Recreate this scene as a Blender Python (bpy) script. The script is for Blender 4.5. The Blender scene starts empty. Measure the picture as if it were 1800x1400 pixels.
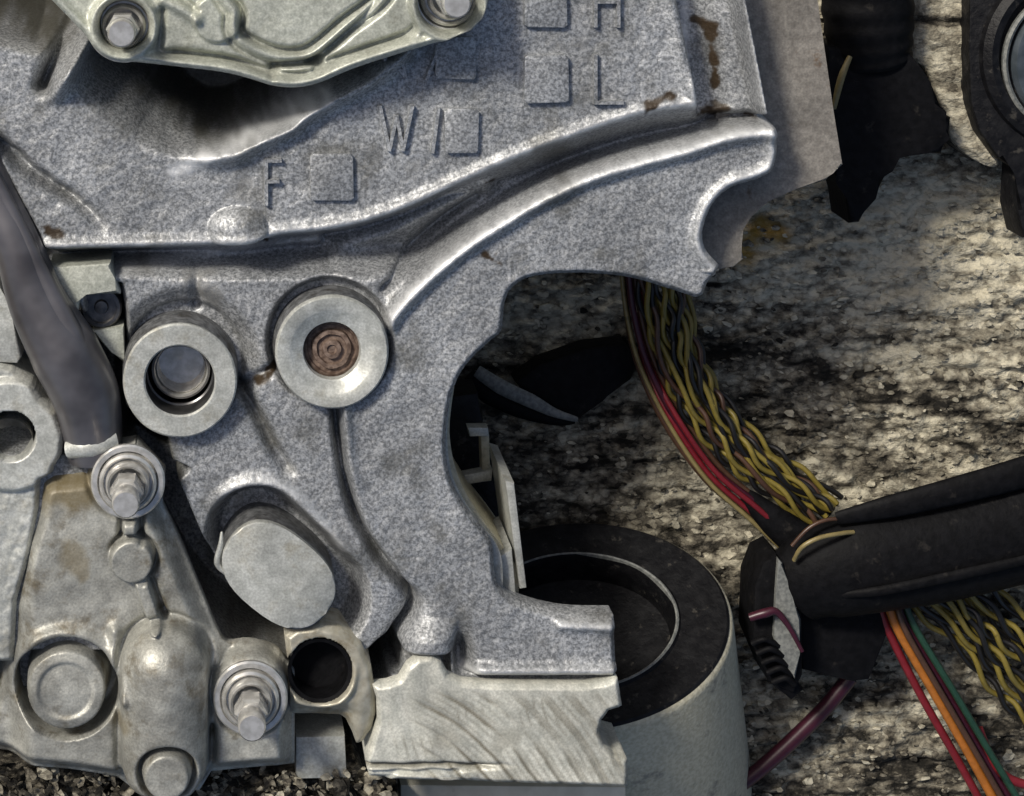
import bpy, bmesh, math, random
import numpy as np
from mathutils import Vector, Matrix

random.seed(7)
RNG = np.random.RandomState(11)
S = bpy.context.scene
COL = S.collection
S.unit_settings.scale_length = 0.02          # one unit is two centimetres

# ------------------------------------------------------------------ camera, sky, sun, exposure
CX, CY, CH = -5.5, 11.0, 40.0                # where the lens stands over the bench
cam = bpy.data.cameras.new('camera'); camo = bpy.data.objects.new('camera', cam); COL.objects.link(camo)
camo.location = (CX, CY, CH); cam.sensor_width = 36; cam.lens = 80
cam.shift_x = -CX / 18.0; cam.shift_y = -CY / 18.0
cam.clip_end = 500; S.camera = camo
SUN_EL, SUN_AZ = 41, -43                     # azimuth from +Y (top of picture), negative is left
w = bpy.data.worlds.new('World'); S.world = w; w.use_nodes = True
nt = w.node_tree; nt.nodes.clear()
sk = nt.nodes.new('ShaderNodeTexSky'); sk.sky_type = 'NISHITA'; sk.sun_disc = False
sk.sun_elevation = math.radians(SUN_EL); sk.sun_rotation = math.radians(SUN_AZ)
sk.air_density = 1.0; sk.dust_density = 4.0; sk.ozone_density = 1.0
bg = nt.nodes.new('ShaderNodeBackground'); bg.inputs[1].default_value = 0.082
wo = nt.nodes.new('ShaderNodeOutputWorld')
nt.links.new(sk.outputs[0], bg.inputs[0]); nt.links.new(bg.outputs[0], wo.inputs[0])
sl = bpy.data.lights.new('sun', 'SUN'); sl.energy = 2.9; sl.angle = math.radians(10); sl.color = (1, .95, .86)
so = bpy.data.objects.new('sun', sl); COL.objects.link(so)
az, el = math.radians(SUN_AZ), math.radians(SUN_EL)
sd = Vector((math.sin(az) * math.cos(el), math.cos(az) * math.cos(el), math.sin(el)))
so.rotation_euler = sd.to_track_quat('Z', 'Y').to_euler()
S.view_settings.view_transform = 'Standard'; S.view_settings.look = 'None'
S.view_settings.exposure = 0.16; S.view_settings.gamma = 1.0

# ------------------------------------------------------------------ coordinates
def W(u, v, z=0.0):
    """point of the photograph (u right, v down) at height z (same hundredths of a unit) -> world"""
    k = (CH - z / 100.0) / CH
    return Vector((CX + ((u - 900) / 100.0 - CX) * k, CY + ((700 - v) / 100.0 - CY) * k, z / 100.0))
def SC(z): return (CH - z / 100.0) / CH / 100.0
def crom(pts, n=8, closed=False):
    P = [np.array(p, float) for p in pts]; out = []
    N = len(P)
    rng = range(N) if closed else range(N - 1)
    for i in rng:
        if closed: a, b, c, d = P[(i-1) % N], P[i], P[(i+1) % N], P[(i+2) % N]
        else: a, b, c, d = P[max(i-1, 0)], P[i], P[i+1], P[min(i+2, N-1)]
        for k in range(n):
            t = k / n
            out.append(.5 * ((2*b) + (-a + c)*t + (2*a - 5*b + 4*c - d)*t*t + (-a + 3*b - 3*c + d)*t**3))
    if not closed: out.append(P[-1])
    return np.array(out)

# ------------------------------------------------------------------ objects
WL = {}
def tag(o, label, cat=None, group=None, kind=None):
    if label: o['label'] = label
    if cat: o['category'] = cat
    if group: o['group'] = group
    if kind: o['kind'] = kind
    return o
def empty(name, loc, label, cat, group=None):
    o = bpy.data.objects.new(name, None); COL.objects.link(o); o.location = loc
    o.empty_display_size = .3; WL[o.name] = Vector(loc)
    return tag(o, label, cat, group)
def link(name, verts, faces, mat, parent=None, smooth=True, attrs=None, label=None):
    V = np.asarray(verts, dtype=np.float64).reshape(-1, 3)
    lo, hi = V.min(0), V.max(0); c = Vector(((lo[0]+hi[0])/2, (lo[1]+hi[1])/2, lo[2]))
    me = bpy.data.meshes.new(name)
    me.from_pydata((V - np.array(c)).tolist() if not isinstance(faces, np.ndarray) else [], [], faces if not isinstance(faces, np.ndarray) else [])
    if isinstance(faces, np.ndarray):
        nv, nf = len(V), len(faces)
        me.vertices.add(nv); me.vertices.foreach_set('co', (V - np.array(c)).ravel())
        me.loops.add(nf*4); me.loops.foreach_set('vertex_index', faces.ravel().astype(np.int32))
        me.polygons.add(nf); me.polygons.foreach_set('loop_start', np.arange(0, nf*4, 4, dtype=np.int32))
        me.polygons.foreach_set('loop_total', np.full(nf, 4, dtype=np.int32))
        me.update(calc_edges=True)
    me.materials.append(mat)
    if attrs:
        for k, a in attrs.items():
            at = me.attributes.new(k, 'FLOAT', 'POINT'); at.data.foreach_set('value', np.asarray(a, dtype=np.float32))
    me.polygons.foreach_set('use_smooth', [smooth]*len(me.polygons)); me.update()
    o = bpy.data.objects.new(name, me); COL.objects.link(o)
    WL[o.name] = c.copy()
    if parent: o.parent = parent; o.location = c - WL[parent.name]
    else: o.location = c
    if label: o['label'] = label
    return o
def autosmooth(o, ang=35):
    me = o.data
    bm = bmesh.new(); bm.from_mesh(me)
    for e in bm.edges:
        e.smooth = not (len(e.link_faces) == 2 and e.calc_face_angle(0) > math.radians(ang))
    bm.to_mesh(me); bm.free(); return o

# ------------------------------------------------------------------ numpy field helpers
def pdist(U, V, pts):
    d = np.full(U.shape, 1e9)
    for a, b in zip(pts[:-1], pts[1:]):
        dx, dy = b[0]-a[0], b[1]-a[1]; L = dx*dx + dy*dy + 1e-9
        t = np.clip(((U-a[0])*dx + (V-a[1])*dy)/L, 0, 1)
        d = np.minimum(d, (U-a[0]-t*dx)**2 + (V-a[1]-t*dy)**2)
    return np.sqrt(d)
def inside(U, V, pts):
    r = np.zeros(U.shape, bool)
    for a, b in zip(pts, np.roll(pts, -1, axis=0)):
        if a[1] == b[1]: continue
        c = ((a[1] > V) != (b[1] > V)) & (U < (b[0]-a[0])*(V-a[1])/(b[1]-a[1]) + a[0])
        r ^= c
    return r
def sdf(U, V, pts):
    pts = np.asarray(pts, float)
    d = pdist(U, V, np.vstack([pts, pts[:1]]))
    return np.where(inside(U, V, pts), -d, d)
def ss(x, a, b):
    t = np.clip((x-a)/(b-a), 0, 1); return t*t*(3-2*t)
def gs(d, s): return np.exp(-(d/s)**2)
def noise(U, V, wx, wy, seed, oct=3, gain=.5):
    r = np.zeros(U.shape); a = 1.; tot = 0
    for o in range(oct):
        g = np.random.RandomState(seed+o).rand(256, 256)
        x = U/wx + 37.3*o; y = V/wy + 11.7*o
        xi = np.floor(x).astype(int); yi = np.floor(y).astype(int); fx = x-xi; fy = y-yi
        fx = fx*fx*(3-2*fx); fy = fy*fy*(3-2*fy)
        q = lambda i, j: g[(yi+j) & 255, (xi+i) & 255]
        r += a*((q(0,0)*(1-fx)+q(1,0)*fx)*(1-fy) + (q(0,1)*(1-fx)+q(1,1)*fx)*fy)
        tot += a; a *= gain; wx /= 2.03; wy /= 2.03
    return r/tot*2-1
def field(name, outline, hfun, step, zref, zbot, mat, parent=None, dirt=None, label=None):
    """casting skin: a fine grid inside the outline, snapped to it, with a wall down to zbot"""
    outline = np.asarray(outline, float)
    u0, v0 = outline.min(0)-step; u1, v1 = outline.max(0)+step
    us = np.arange(u0, u1+step, step); vs = np.arange(v0, v1+step, step)
    U, V = np.meshgrid(us, vs)
    sd_ = sdf(U, V, outline)
    keep = sd_ < step*.45
    cell = keep[:-1, :-1] & keep[1:, :-1] & keep[:-1, 1:] & keep[1:, 1:]
    used = np.zeros(U.shape, bool)
    for a in (0, 1):
        for b in (0, 1): used[a:U.shape[0]-1+a, b:U.shape[1]-1+b] |= cell
    # boundary vertices: not surrounded by four cells
    cnt = np.zeros(U.shape, int)
    for a in (0, 1):
        for b in (0, 1): cnt[a:U.shape[0]-1+a, b:U.shape[1]-1+b] += cell
    bd = used & (cnt < 4)
    # snap boundary to nearest outline point
    pu, pv = U[bd], V[bd]; best = np.full(pu.shape, 1e18); bu = pu.copy(); bv = pv.copy()
    pts = np.vstack([outline, outline[:1]])
    for a, b in zip(pts[:-1], pts[1:]):
        dx, dy = b-a; L = dx*dx+dy*dy+1e-9
        t = np.clip(((pu-a[0])*dx + (pv-a[1])*dy)/L, 0, 1)
        qu, qv = a[0]+t*dx, a[1]+t*dy; dd = (pu-qu)**2+(pv-qv)**2
        m = dd < best; best = np.where(m, dd, best); bu = np.where(m, qu, bu); bv = np.where(m, qv, bv)
    U = U.copy(); V = V.copy(); U[bd] = bu; V[bd] = bv
    Z = hfun(U, V, np.minimum(sd_, 0))
    idx = -np.ones(U.shape, int); idx[used] = np.arange(used.sum())
    k = SC(zref)
    X = CX + ((U-900)/100 - CX)*(k*100); Y = CY + ((700-V)/100 - CY)*(k*100)
    verts = np.stack([X[used], Y[used], Z[used]/100], 1)
    ii = idx
    q = np.stack([ii[1:, :-1][cell], ii[1:, 1:][cell], ii[:-1, 1:][cell], ii[:-1, :-1][cell]], 1)
    # skirt
    e = np.concatenate([q[:, [0, 1]], q[:, [1, 2]], q[:, [2, 3]], q[:, [3, 0]]])
    key = e.min(1)*10**7 + e.max(1); un, inv, c = np.unique(key, return_inverse=True, return_counts=True)
    be = e[c[inv] == 1]
    bvs = np.unique(be); mp = {}; n = len(verts)
    low = verts[bvs].copy(); low[:, 2] = (zbot(U[used][bvs], V[used][bvs]) if callable(zbot) else zbot)/100
    mp = np.zeros(n, int); mp[bvs] = n + np.arange(len(bvs))
    sk_ = np.stack([be[:, 1], be[:, 0], mp[be[:, 0]], mp[be[:, 1]]], 1)
    allv = np.vstack([verts, low])
    at = None
    if dirt is not None:
        D = dirt(U, V)
        at = {kk: np.concatenate([d[used], np.zeros(len(bvs))]) for kk, d in D.items()}
    o = link(name, allv, np.vstack([q, sk_]), mat, parent, True, at, label)
    # crisp rim
    me = o.data
    return o

def lathe(name, u, v, z, prof, mat, parent=None, n=48, tilt=None, sx=1, label=None, smooth=True, jit=0, cap=False):
    """prof: (radius, height) pairs in hundredths, turned about the vertical through the point"""
    c = W(u, v, z); vs = []; fs = []
    for (r, h) in prof:
        for i in range(n):
            a = 2*math.pi*i/n; rr = r*(1+jit*math.sin(3*a+u)+jit*.6*math.sin(7*a+v))
            p = Vector((rr*math.cos(a)/100*sx, rr*math.sin(a)/100, h/100))
            if tilt: p = tilt @ p
            vs.append(tuple(c+p))
    m = len(prof)
    for j in range(m-1):
        for i in range(n):
            fs.append((j*n+i, j*n+(i+1) % n, (j+1)*n+(i+1) % n, (j+1)*n+i))
    if cap: fs.append(tuple((m-1)*n+i for i in range(n)))
    o = link(name, vs, fs, mat, parent, smooth, None, label)
    return autosmooth(o, 38)
def slab(name, pts, z0, z1, mat, parent=None, bevel=3, label=None, seg=2, zf=None):
    """solid plate with the given outline (photo points taken at height z1)"""
    bm = bmesh.new(); P = [W(p[0], p[1], z1) for p in pts]
    A = sum(P[i].x*P[(i+1) % len(P)].y - P[(i+1) % len(P)].x*P[i].y for i in range(len(P)))
    if A < 0: P.reverse()
    top = [bm.verts.new(p) for p in P]; bot = [bm.verts.new((p.x, p.y, z0/100)) for p in P]
    bm.faces.new(top); bm.faces.new(bot[::-1]); n = len(P)
    for i in range(n): bm.faces.new((bot[i], bot[(i+1) % n], top[(i+1) % n], top[i]))
    if bevel:
        es = [e for e in bm.edges if all(vv.co.z > z1/100-1e-5 for vv in e.verts)]
        bmesh.ops.bevel(bm, geom=es, offset=bevel/100, segments=seg, affect='EDGES', profile=.5, clamp_overlap=True)
    bmesh.ops.triangulate(bm, faces=[f for f in bm.faces if len(f.verts) > 4])
    bm.normal_update()
    if zf:
        for vv in bm.verts: vv.co.z += zf(vv.co)
    me = [tuple(vv.co) for vv in bm.verts]; bm.verts.index_update()
    fs = [tuple(vv.index for vv in f.verts) for f in bm.faces]; bm.free()
    o = link(name, me, fs, mat, parent, True, None, label)
    return autosmooth(o, 40)
def tube(name, path, rad, mat, parent=None, n=10, label=None, flat=1.0, sub=6, raw=False, ridge=None, twist0=0):
    """swept round section; path in (u,v,z)"""
    P = np.array(path, float) if raw else crom(path, sub)
    R = np.interp(np.linspace(0, 1, len(P)), np.linspace(0, 1, len(rad)), rad) if hasattr(rad, '__len__') else np.full(len(P), float(rad))
    Q = [W(*p) for p in P]; vs = []; fs = []
    up = Vector((0, 0, 1))
    for i, q in enumerate(Q):
        t = (Q[min(i+1, len(Q)-1)] - Q[max(i-1, 0)]).normalized()
        s = t.cross(up)
        s = s.normalized() if s.length > 1e-4 else Vector((1, 0, 0)); b = s.cross(t).normalized()
        r = R[i]/100
        if ridge: r *= 1 + ridge[0]*math.sin(i*ridge[1])
        for k in range(n):
            a = 2*math.pi*k/n + twist0
            vs.append(tuple(q + s*math.cos(a)*r + b*math.sin(a)*r*flat))
    for i in range(len(Q)-1):
        for k in range(n):
            fs.append((i*n+k, i*n+(k+1) % n, (i+1)*n+(k+1) % n, (i+1)*n+k))
    fs.append(tuple(range(n))[::-1]); fs.append(tuple((len(Q)-1)*n+k for k in range(n)))
    return autosmooth(link(name, vs, fs, mat, parent, True, None, label), 50)

# ------------------------------------------------------------------ materials
def mulmix(c, fine, nz, ramp, n, L, fscale):
    a = n.new('ShaderNodeMapRange'); a.inputs[3].default_value = 1-fine; a.inputs[4].default_value = 1+fine*.8; L.new(ramp(nz(fscale, 2), .3, .7), a.inputs[0])
    b = n.new('ShaderNodeMapRange'); b.inputs[3].default_value = .80; b.inputs[4].default_value = 1.16; L.new(ramp(nz(.55, 4, .6), .35, .65), b.inputs[0])
    m = n.new('ShaderNodeMath'); m.operation = 'MULTIPLY'; L.new(a.outputs[0], m.inputs[0]); L.new(b.outputs[0], m.inputs[1])
    v = n.new('ShaderNodeVectorMath'); v.operation = 'SCALE'; L.new(c, v.inputs[0]); L.new(m.outputs[0], v.inputs['Scale']); return v.outputs[0]
def mat(name, col, rough=.5, metal=0., col2=None, nscale=10., nmix=(.35, .65), bump=0., bscale=None, bdist=.02,
        stain=None, sscale=1., smix=(.55, .7), dirt=None, coat=0, stretch=None, rvar=0., wave=None, detail=3, spec=.5, dirt_shade=None, tone=None, wear_glint=None, fine=0, fscale=30):
    m = bpy.data.materials.new(name); m.use_nodes = True; n = m.node_tree.nodes; L = m.node_tree.links
    b = n['Principled BSDF']; b.inputs['Roughness'].default_value = rough; b.inputs['Metallic'].default_value = metal
    b.inputs['Specular IOR Level'].default_value = spec
    if coat: b.inputs['Coat Weight'].default_value = coat; b.inputs['Coat Roughness'].default_value = .15
    geo = n.new('ShaderNodeNewGeometry'); mp = n.new('ShaderNodeMapping'); L.new(geo.outputs['Position'], mp.inputs[0])
    if stretch: mp.inputs['Scale'].default_value = stretch[:3]; mp.inputs['Rotation'].default_value = (0, 0, math.radians(stretch[3]))
    def nz(scale, det=3, rough_=.55, vec=mp.outputs[0]):
        t = n.new('ShaderNodeTexNoise'); t.inputs['Scale'].default_value = scale; t.inputs['Detail'].default_value = det
        t.inputs['Roughness'].default_value = rough_; L.new(vec, t.inputs['Vector']); return t.outputs['Fac']
    def ramp(f, a, bb):
        r = n.new('ShaderNodeMapRange'); r.inputs[1].default_value = a; r.inputs[2].default_value = bb; r.interpolation_type = 'SMOOTHSTEP'
        L.new(f, r.inputs[0]); return r.outputs[0]
    def mix(f, a, bb):
        x = n.new('ShaderNodeMix'); x.data_type = 'RGBA'; L.new(f, x.inputs[0])
        for i, q in ((6, a), (7, bb)):
            if isinstance(q, tuple): x.inputs[i].default_value = (*q, 1)
            else: L.new(q, x.inputs[i])
        return x.outputs[2]
    c = col
    if col2: c = mix(ramp(nz(nscale, detail), *nmix), col, col2)
    if stain: c = mix(ramp(nz(sscale, 5, .65), *smix), c, stain)
    if fine:                                   # fine grain of the metal, over a slow drift
        c = mix(ramp(nz(fscale, 2), .3, .7), tuple(x*(1-fine) for x in col), c) if isinstance(c, tuple) else mulmix(c, fine, nz, ramp, n, L, fscale)
    if tone:                                   # per-piece tone stored on the mesh
        at = n.new('ShaderNodeAttribute'); at.attribute_name = 'tone'
        cr = n.new('ShaderNodeValToRGB'); e = cr.color_ramp.elements
        e[0].position = tone[0][0]; e[0].color = (*tone[0][1], 1); e[1].position = tone[-1][0]; e[1].color = (*tone[-1][1], 1)
        for p_, q_ in tone[1:-1]: x = e.new(p_); x.color = (*q_, 1)
        ad = n.new('ShaderNodeMath'); ad.operation = 'MULTIPLY_ADD'; ad.inputs[1].default_value = .9; L.new(nz(nscale, 6, .78), ad.inputs[0])
        ad2 = n.new('ShaderNodeMath'); ad2.operation = 'SUBTRACT'; ad2.inputs[1].default_value = .45; L.new(at.outputs['Fac'], ad.inputs[2]); L.new(ad.outputs[0], ad2.inputs[0])
        
        vo = n.new('ShaderNodeTexVoronoi'); vo.inputs['Scale'].default_value = 7.5; vo.inputs['Randomness'].default_value = 1
        wn = n.new('ShaderNodeTexNoise'); wn.inputs['Scale'].default_value = 6; L.new(mp.outputs[0], wn.inputs['Vector'])
        wa = n.new('ShaderNodeVectorMath'); wa.operation = 'MULTIPLY_ADD'; wa.inputs[1].default_value = (.22, .22, .22); L.new(wn.outputs['Color'], wa.inputs[0]); L.new(mp.outputs[0], wa.inputs[2])
        L.new(wa.outputs[0], vo.inputs['Vector'])
        sp = n.new('ShaderNodeSeparateColor'); L.new(vo.outputs['Color'], sp.inputs[0])
        g1 = n.new('ShaderNodeMath'); g1.operation = 'MULTIPLY_ADD'; g1.inputs[1].default_value = .30; g1.inputs[2].default_value = -.13; L.new(sp.outputs[0], g1.inputs[0])
        g2 = n.new('ShaderNodeMath'); g2.operation = 'ADD'; L.new(g1.outputs[0], g2.inputs[0]); L.new(ad2.outputs[0], g2.inputs[1])
        g3 = n.new('ShaderNodeMath'); g3.operation = 'MULTIPLY_ADD'; g3.inputs[1].default_value = -.35; L.new(vo.outputs['Distance'], g3.inputs[0]); L.new(g2.outputs[0], g3.inputs[2])
        g4 = n.new('ShaderNodeMath'); g4.operation = 'ADD'; g4.inputs[1].default_value = .11; L.new(g3.outputs[0], g4.inputs[0])
        L.new(g4.outputs[0], cr.inputs[0]); c = cr.outputs[0]
    for an, dc in (('wear', wear_glint), ('oil', dirt_shade), ('dirt', dirt)):
        if dc:
            at = n.new('ShaderNodeAttribute'); at.attribute_name = an
            c = mix(at.outputs['Fac'], c, dc)
            if an == 'dirt' and metal:
                mm = n.new('ShaderNodeMapRange'); mm.inputs[3].default_value = metal; mm.inputs[4].default_value = 0; L.new(at.outputs['Fac'], mm.inputs[0]); L.new(mm.outputs[0], b.inputs['Metallic'])
    if isinstance(c, tuple): b.inputs['Base Color'].default_value = (*c, 1)
    else: L.new(c, b.inputs['Base Color'])
    if rvar:
        r = n.new('ShaderNodeMapRange'); r.inputs[3].default_value = max(rough-rvar, .05); r.inputs[4].default_value = min(rough+rvar, 1)
        L.new(nz(nscale*.6), r.inputs[0]); L.new(r.outputs[0], b.inputs['Roughness'])
    if bump or wave:
        bp = n.new('ShaderNodeBump'); bp.inputs['Strength'].default_value = bump or .5; bp.inputs['Distance'].default_value = bdist
        h = nz(bscale or nscale, 3)
        L.new(h, bp.inputs['Height']); L.new(bp.outputs[0], b.inputs['Normal'])
    return m

M = {}
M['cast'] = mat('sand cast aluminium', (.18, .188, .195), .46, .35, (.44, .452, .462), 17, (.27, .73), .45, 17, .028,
                stain=(.27, .27, .26), sscale=.9, smix=(.56, .75), dirt=(.035, .022, .01), dirt_shade=(.075, .072, .055), rvar=.08, detail=1.5, fine=.14, fscale=34, wear_glint=(.80, .81, .81))
M['letter'] = mat('raised cast lettering', (.19, .205, .225), .45, .4, (.40, .425, .45), 11, (.34, .64), .5, 11, .03)
M['machined'] = mat('machined aluminium face', (.40, .41, .38), .4, .3, (.55, .56, .525), 5, (.3, .7), .25, 22, .01,
                    stain=(.33, .32, .27), sscale=2.2, smix=(.5, .75), fine=.16, fscale=24)
M['cover'] = mat('olive grey cover aluminium', (.37, .385, .33), .42, .25, (.50, .515, .45), 9, (.3, .7), .35, 16, .015,
                 stain=(.30, .30, .24), sscale=1.6, smix=(.55, .8), fine=.16, fscale=24)
M['housing'] = mat('smooth die cast housing', (.27, .27, .245), .47, .35, (.43, .43, .39), 2.6, (.3, .7), .4, 18, .02,
                   stain=(.16, .14, .10), sscale=1.7, smix=(.50, .72), dirt=(.13, .095, .03), fine=.16, fscale=24)
M['flange'] = mat('dull brown grey flange', (.17, .155, .135), .6, .15, (.26, .24, .21), 7, (.3, .7), .5, 14, .02,
                  stain=(.12, .08, .05), sscale=1.6, smix=(.62, .72), fine=.16, fscale=24)
M['pipe'] = mat('dark smooth metal pipe', (.085, .08, .085), .33, .6, (.20, .19, .195), .9, (.3, .7), .1, 3, .03)
M['steel'] = mat('bright zinc steel', (.50, .49, .46), .27, .6, (.72, .71, .68), 6, (.3, .7), .2, 20, .006)
M['darksteel'] = mat('dark steel', (.10, .10, .10), .3, .8, (.2, .19, .18), 8, (.3, .7), .2, 20, .01)
M['rust'] = mat('rusty brown steel', (.10, .065, .048), .6, .3, (.26, .19, .15), 9, (.3, .7), .5, 18, .02)
M['bore'] = mat('dark oily bore', (.06, .06, .062), .3, .7, (.13, .13, .13), 4, (.3, .7))
M['black'] = mat('black plastic', (.003, .003, .0035), .6, 0, (.006, .006, .007), 6, (.3, .7), .4, 9, .03, spec=.1,
                 stain=(.022, .02, .018), sscale=3.2, smix=(.6, .75))
M['blackgrime'] = mat('grimy black rubber', (.004, .004, .005), .5, 0, (.012, .012, .013), 5, (.35, .75), .5, 12, .03,
                      stain=(.05, .046, .04), sscale=4.5, smix=(.60, .72), spec=.2)
M['grit'] = mat('matt grey aluminium', (.40, .37, .27), .6, 0, (.54, .51, .39), 12, (.3, .7), .6, 16, .02,
                stain=(.20, .19, .16), sscale=1.6, smix=(.56, .72))
M['greyedge'] = mat('worn grey rubber edge', (.10, .105, .10), .6, 0, (.20, .205, .19), 12, (.3, .7), .4, 14, .02)
M['bluegrey'] = mat('blue grey metal', (.06, .075, .085), .35, .5, (.11, .13, .15), 3, (.3, .7), .2, 14, .01)
def wire(nm, c): return mat(nm, tuple(x*.75 for x in c), .38, 0, c, 6, (.3, .7), .2, 10, .01, stain=tuple(x*.35 for x in c), sscale=3, smix=(.58, .75))
M['wyel'] = wire('yellow insulation', (.20, .155, .03)); M['wblk'] = wire('black insulation', (.010, .009, .008))
M['wred'] = wire('red insulation', (.17, .012, .018)); M['wora'] = wire('orange insulation', (.38, .13, .02))
M['wgrn'] = wire('green insulation', (.018, .055, .034)); M['wbrn'] = wire('brown insulation', (.07, .035, .02))
M['wmar'] = wire('maroon insulation', (.05, .008, .018)); M['wcrm'] = wire('straw insulation', (.24, .19, .08))
TONES = ((0, (.010, .009, .007)), (.22, (.034, .030, .023)), (.40, (.115, .102, .078)), (.58, (.235, .212, .160)), (.77, (.40, .37, .285)), (1, (.60, .55, .42)))
M['wood'] = mat('weathered chipped board', (.2, .2, .2), .8, 0, None, 9, bump=1, bscale=16, bdist=.05, stretch=(.72, 1, 1, -3), tone=TONES, dirt=(.35, .21, .035), spec=.2)
M['flake'] = mat('splintered wood flakes', (.2, .2, .2), .8, 0, None, 10, bump=.8, bscale=18, bdist=.03, stretch=(.72, 1, 1, -3), tone=TONES, spec=.2)
M['card'] = mat('pale cardboard', (.52, .49, .40), .7, 0, (.62, .59, .49), 3, (.3, .7), .3, 12, .01, stain=(.36, .33, .25), sscale=2, smix=(.58, .7))

# ================================================================== weathered board ground
ZG = -560
def ground_h(U, V):
    return (noise(U, V, 260, 80, 3, 3)*14 + noise(U, V, 90, 22, 9, 3, .6)*11 - 10*np.abs(noise(U, V, 150, 16, 21, 2))
            + noise(U, V, 24, 13, 31, 2)*11)
def ground_tone(U, V):
    big = noise(U, V, 330, 150, 51, 2)
    wu = U + 30*noise(U, V, 120, 60, 401, 2); wv = V + 16*noise(U, V, 90, 50, 411, 2)
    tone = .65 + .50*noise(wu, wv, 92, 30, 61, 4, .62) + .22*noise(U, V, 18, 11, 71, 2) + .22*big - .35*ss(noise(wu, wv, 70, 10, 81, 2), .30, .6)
    tone += .26*np.exp(-((U-1640)/330)**2-((V-430)/150)**2) - .13*np.exp(-((U-1080)/260)**2-((V-800)/330)**2) - .1*ss(V, 1000, 1200)  # board's broad lighting in its tone: bright upper right, shaded bay and bottom
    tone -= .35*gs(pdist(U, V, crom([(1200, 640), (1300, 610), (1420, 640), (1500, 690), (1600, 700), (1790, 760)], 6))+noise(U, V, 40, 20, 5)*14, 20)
    cr = np.minimum(pdist(U, V, crom([(1560, 680), (1680, 668), (1820, 672)], 5)), pdist(U, V, crom([(1690, 780), (1740, 800), (1820, 815)], 5)))
    tone -= .4*gs(cr, 5)
    return tone
def ground():
    st = 5.0
    U, V = np.meshgrid(np.arange(-200, 2060, st), np.arange(-200, 1640, st))
    Z = ZG + ground_h(U, V)
    P0 = W(0, 0, ZG); k = SC(ZG)
    X = CX + ((U-900)/100-CX)*k*100; Y = CY + ((700-V)/100-CY)*k*100
    h, w_ = U.shape; I = np.arange(h*w_).reshape(h, w_)
    q = np.stack([I[1:, :-1].ravel(), I[1:, 1:].ravel(), I[:-1, 1:].ravel(), I[:-1, :-1].ravel()], 1)
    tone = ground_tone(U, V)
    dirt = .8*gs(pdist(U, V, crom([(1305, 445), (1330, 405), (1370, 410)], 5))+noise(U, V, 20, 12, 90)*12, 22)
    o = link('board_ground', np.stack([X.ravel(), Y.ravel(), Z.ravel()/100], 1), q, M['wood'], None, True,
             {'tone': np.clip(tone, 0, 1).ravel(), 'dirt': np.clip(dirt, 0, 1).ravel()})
    tag(o, 'weathered chipped wooden board under the engine case', None, None, 'structure')
    # plain continuation of the same board beyond what is seen
    z = (ZG-70)/100
    vs = [(-60, -60, z), (60, -60, z), (60, 60, z), (-60, 60, z)]
    o = link('board_apron', vs, [(0, 1, 2, 3)], M['wood'], None, False, {'tone': [.42]*4, 'dirt': [0]*4})
    tag(o, 'far part of the weathered wooden board', None, None, 'structure')
def flakes(name, n, region, zf, label, size=(6, 17), tonef=None, seed=5, ang=14):
    r = random.Random(seed); vs = []; fs = []; tn = []
    while n > 0:
        u = r.uniform(region[0], region[2]); v = r.uniform(region[1], region[3]); n -= 1
        l = r.uniform(*size)*(1 if r.random() < .85 else 1.8); wd = l*r.uniform(.25, .8); t = r.uniform(1.2, 4)
        a = math.radians(r.gauss(-4, ang)); z = zf(u, v) + r.uniform(0, 3)
        c = W(u, v, z); tx, ty = r.gauss(0, .10), r.gauss(0, .16)
        tone = (tonef(u, v) if tonef else .5) + r.gauss(.04, .17)
        i = len(vs); pl = []
        for k in range(6):
            th = math.pi*2*k/6 + r.uniform(-.3, .3); e = .75+r.random()*.4
            pl.append((math.cos(th)*l*.5*e, math.sin(th)*wd*.5*e))
        for zz in (0, t):
            for (x, y) in pl:
                vs.append((c.x + (x*math.cos(a)-y*math.sin(a))/100, c.y + (x*math.sin(a)+y*math.cos(a))/100, c.z + (zz + x*tx + y*ty)/100)); tn.append(tone)
        fs.append(tuple(i+6+k for k in range(6)))
        for k in range(6): fs.append((i+k, i+(k+1) % 6, i+6+(k+1) % 6, i+6+k))
    o = link(name, vs, fs, M['flake'], None, False, {'tone': np.clip(tn, 0, 1)})
    return tag(o, label, 'wood flakes', None, 'stuff')
ground()
GU, GV = np.meshgrid(np.arange(700, 1900, 6.), np.arange(-60, 1480, 6.)); GH = ground_h(GU, GV); GT = ground_tone(GU, GV)
def gfast(u, v): return ZG + GH[min(max(int((v+60)/6), 0), GH.shape[0]-1), min(max(int((u-700)/6), 0), GH.shape[1]-1)]
def tone_here(u, v): return GT[min(max(int((v+60)/6), 0), GH.shape[0]-1), min(max(int((u-700)/6), 0), GH.shape[1]-1)]*.7+.17
flakes('wood_flakes', 5200, (760, -40, 1860, 1460), gfast, 'loose splintered flakes lying all over the weathered board', tonef=tone_here)

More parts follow.
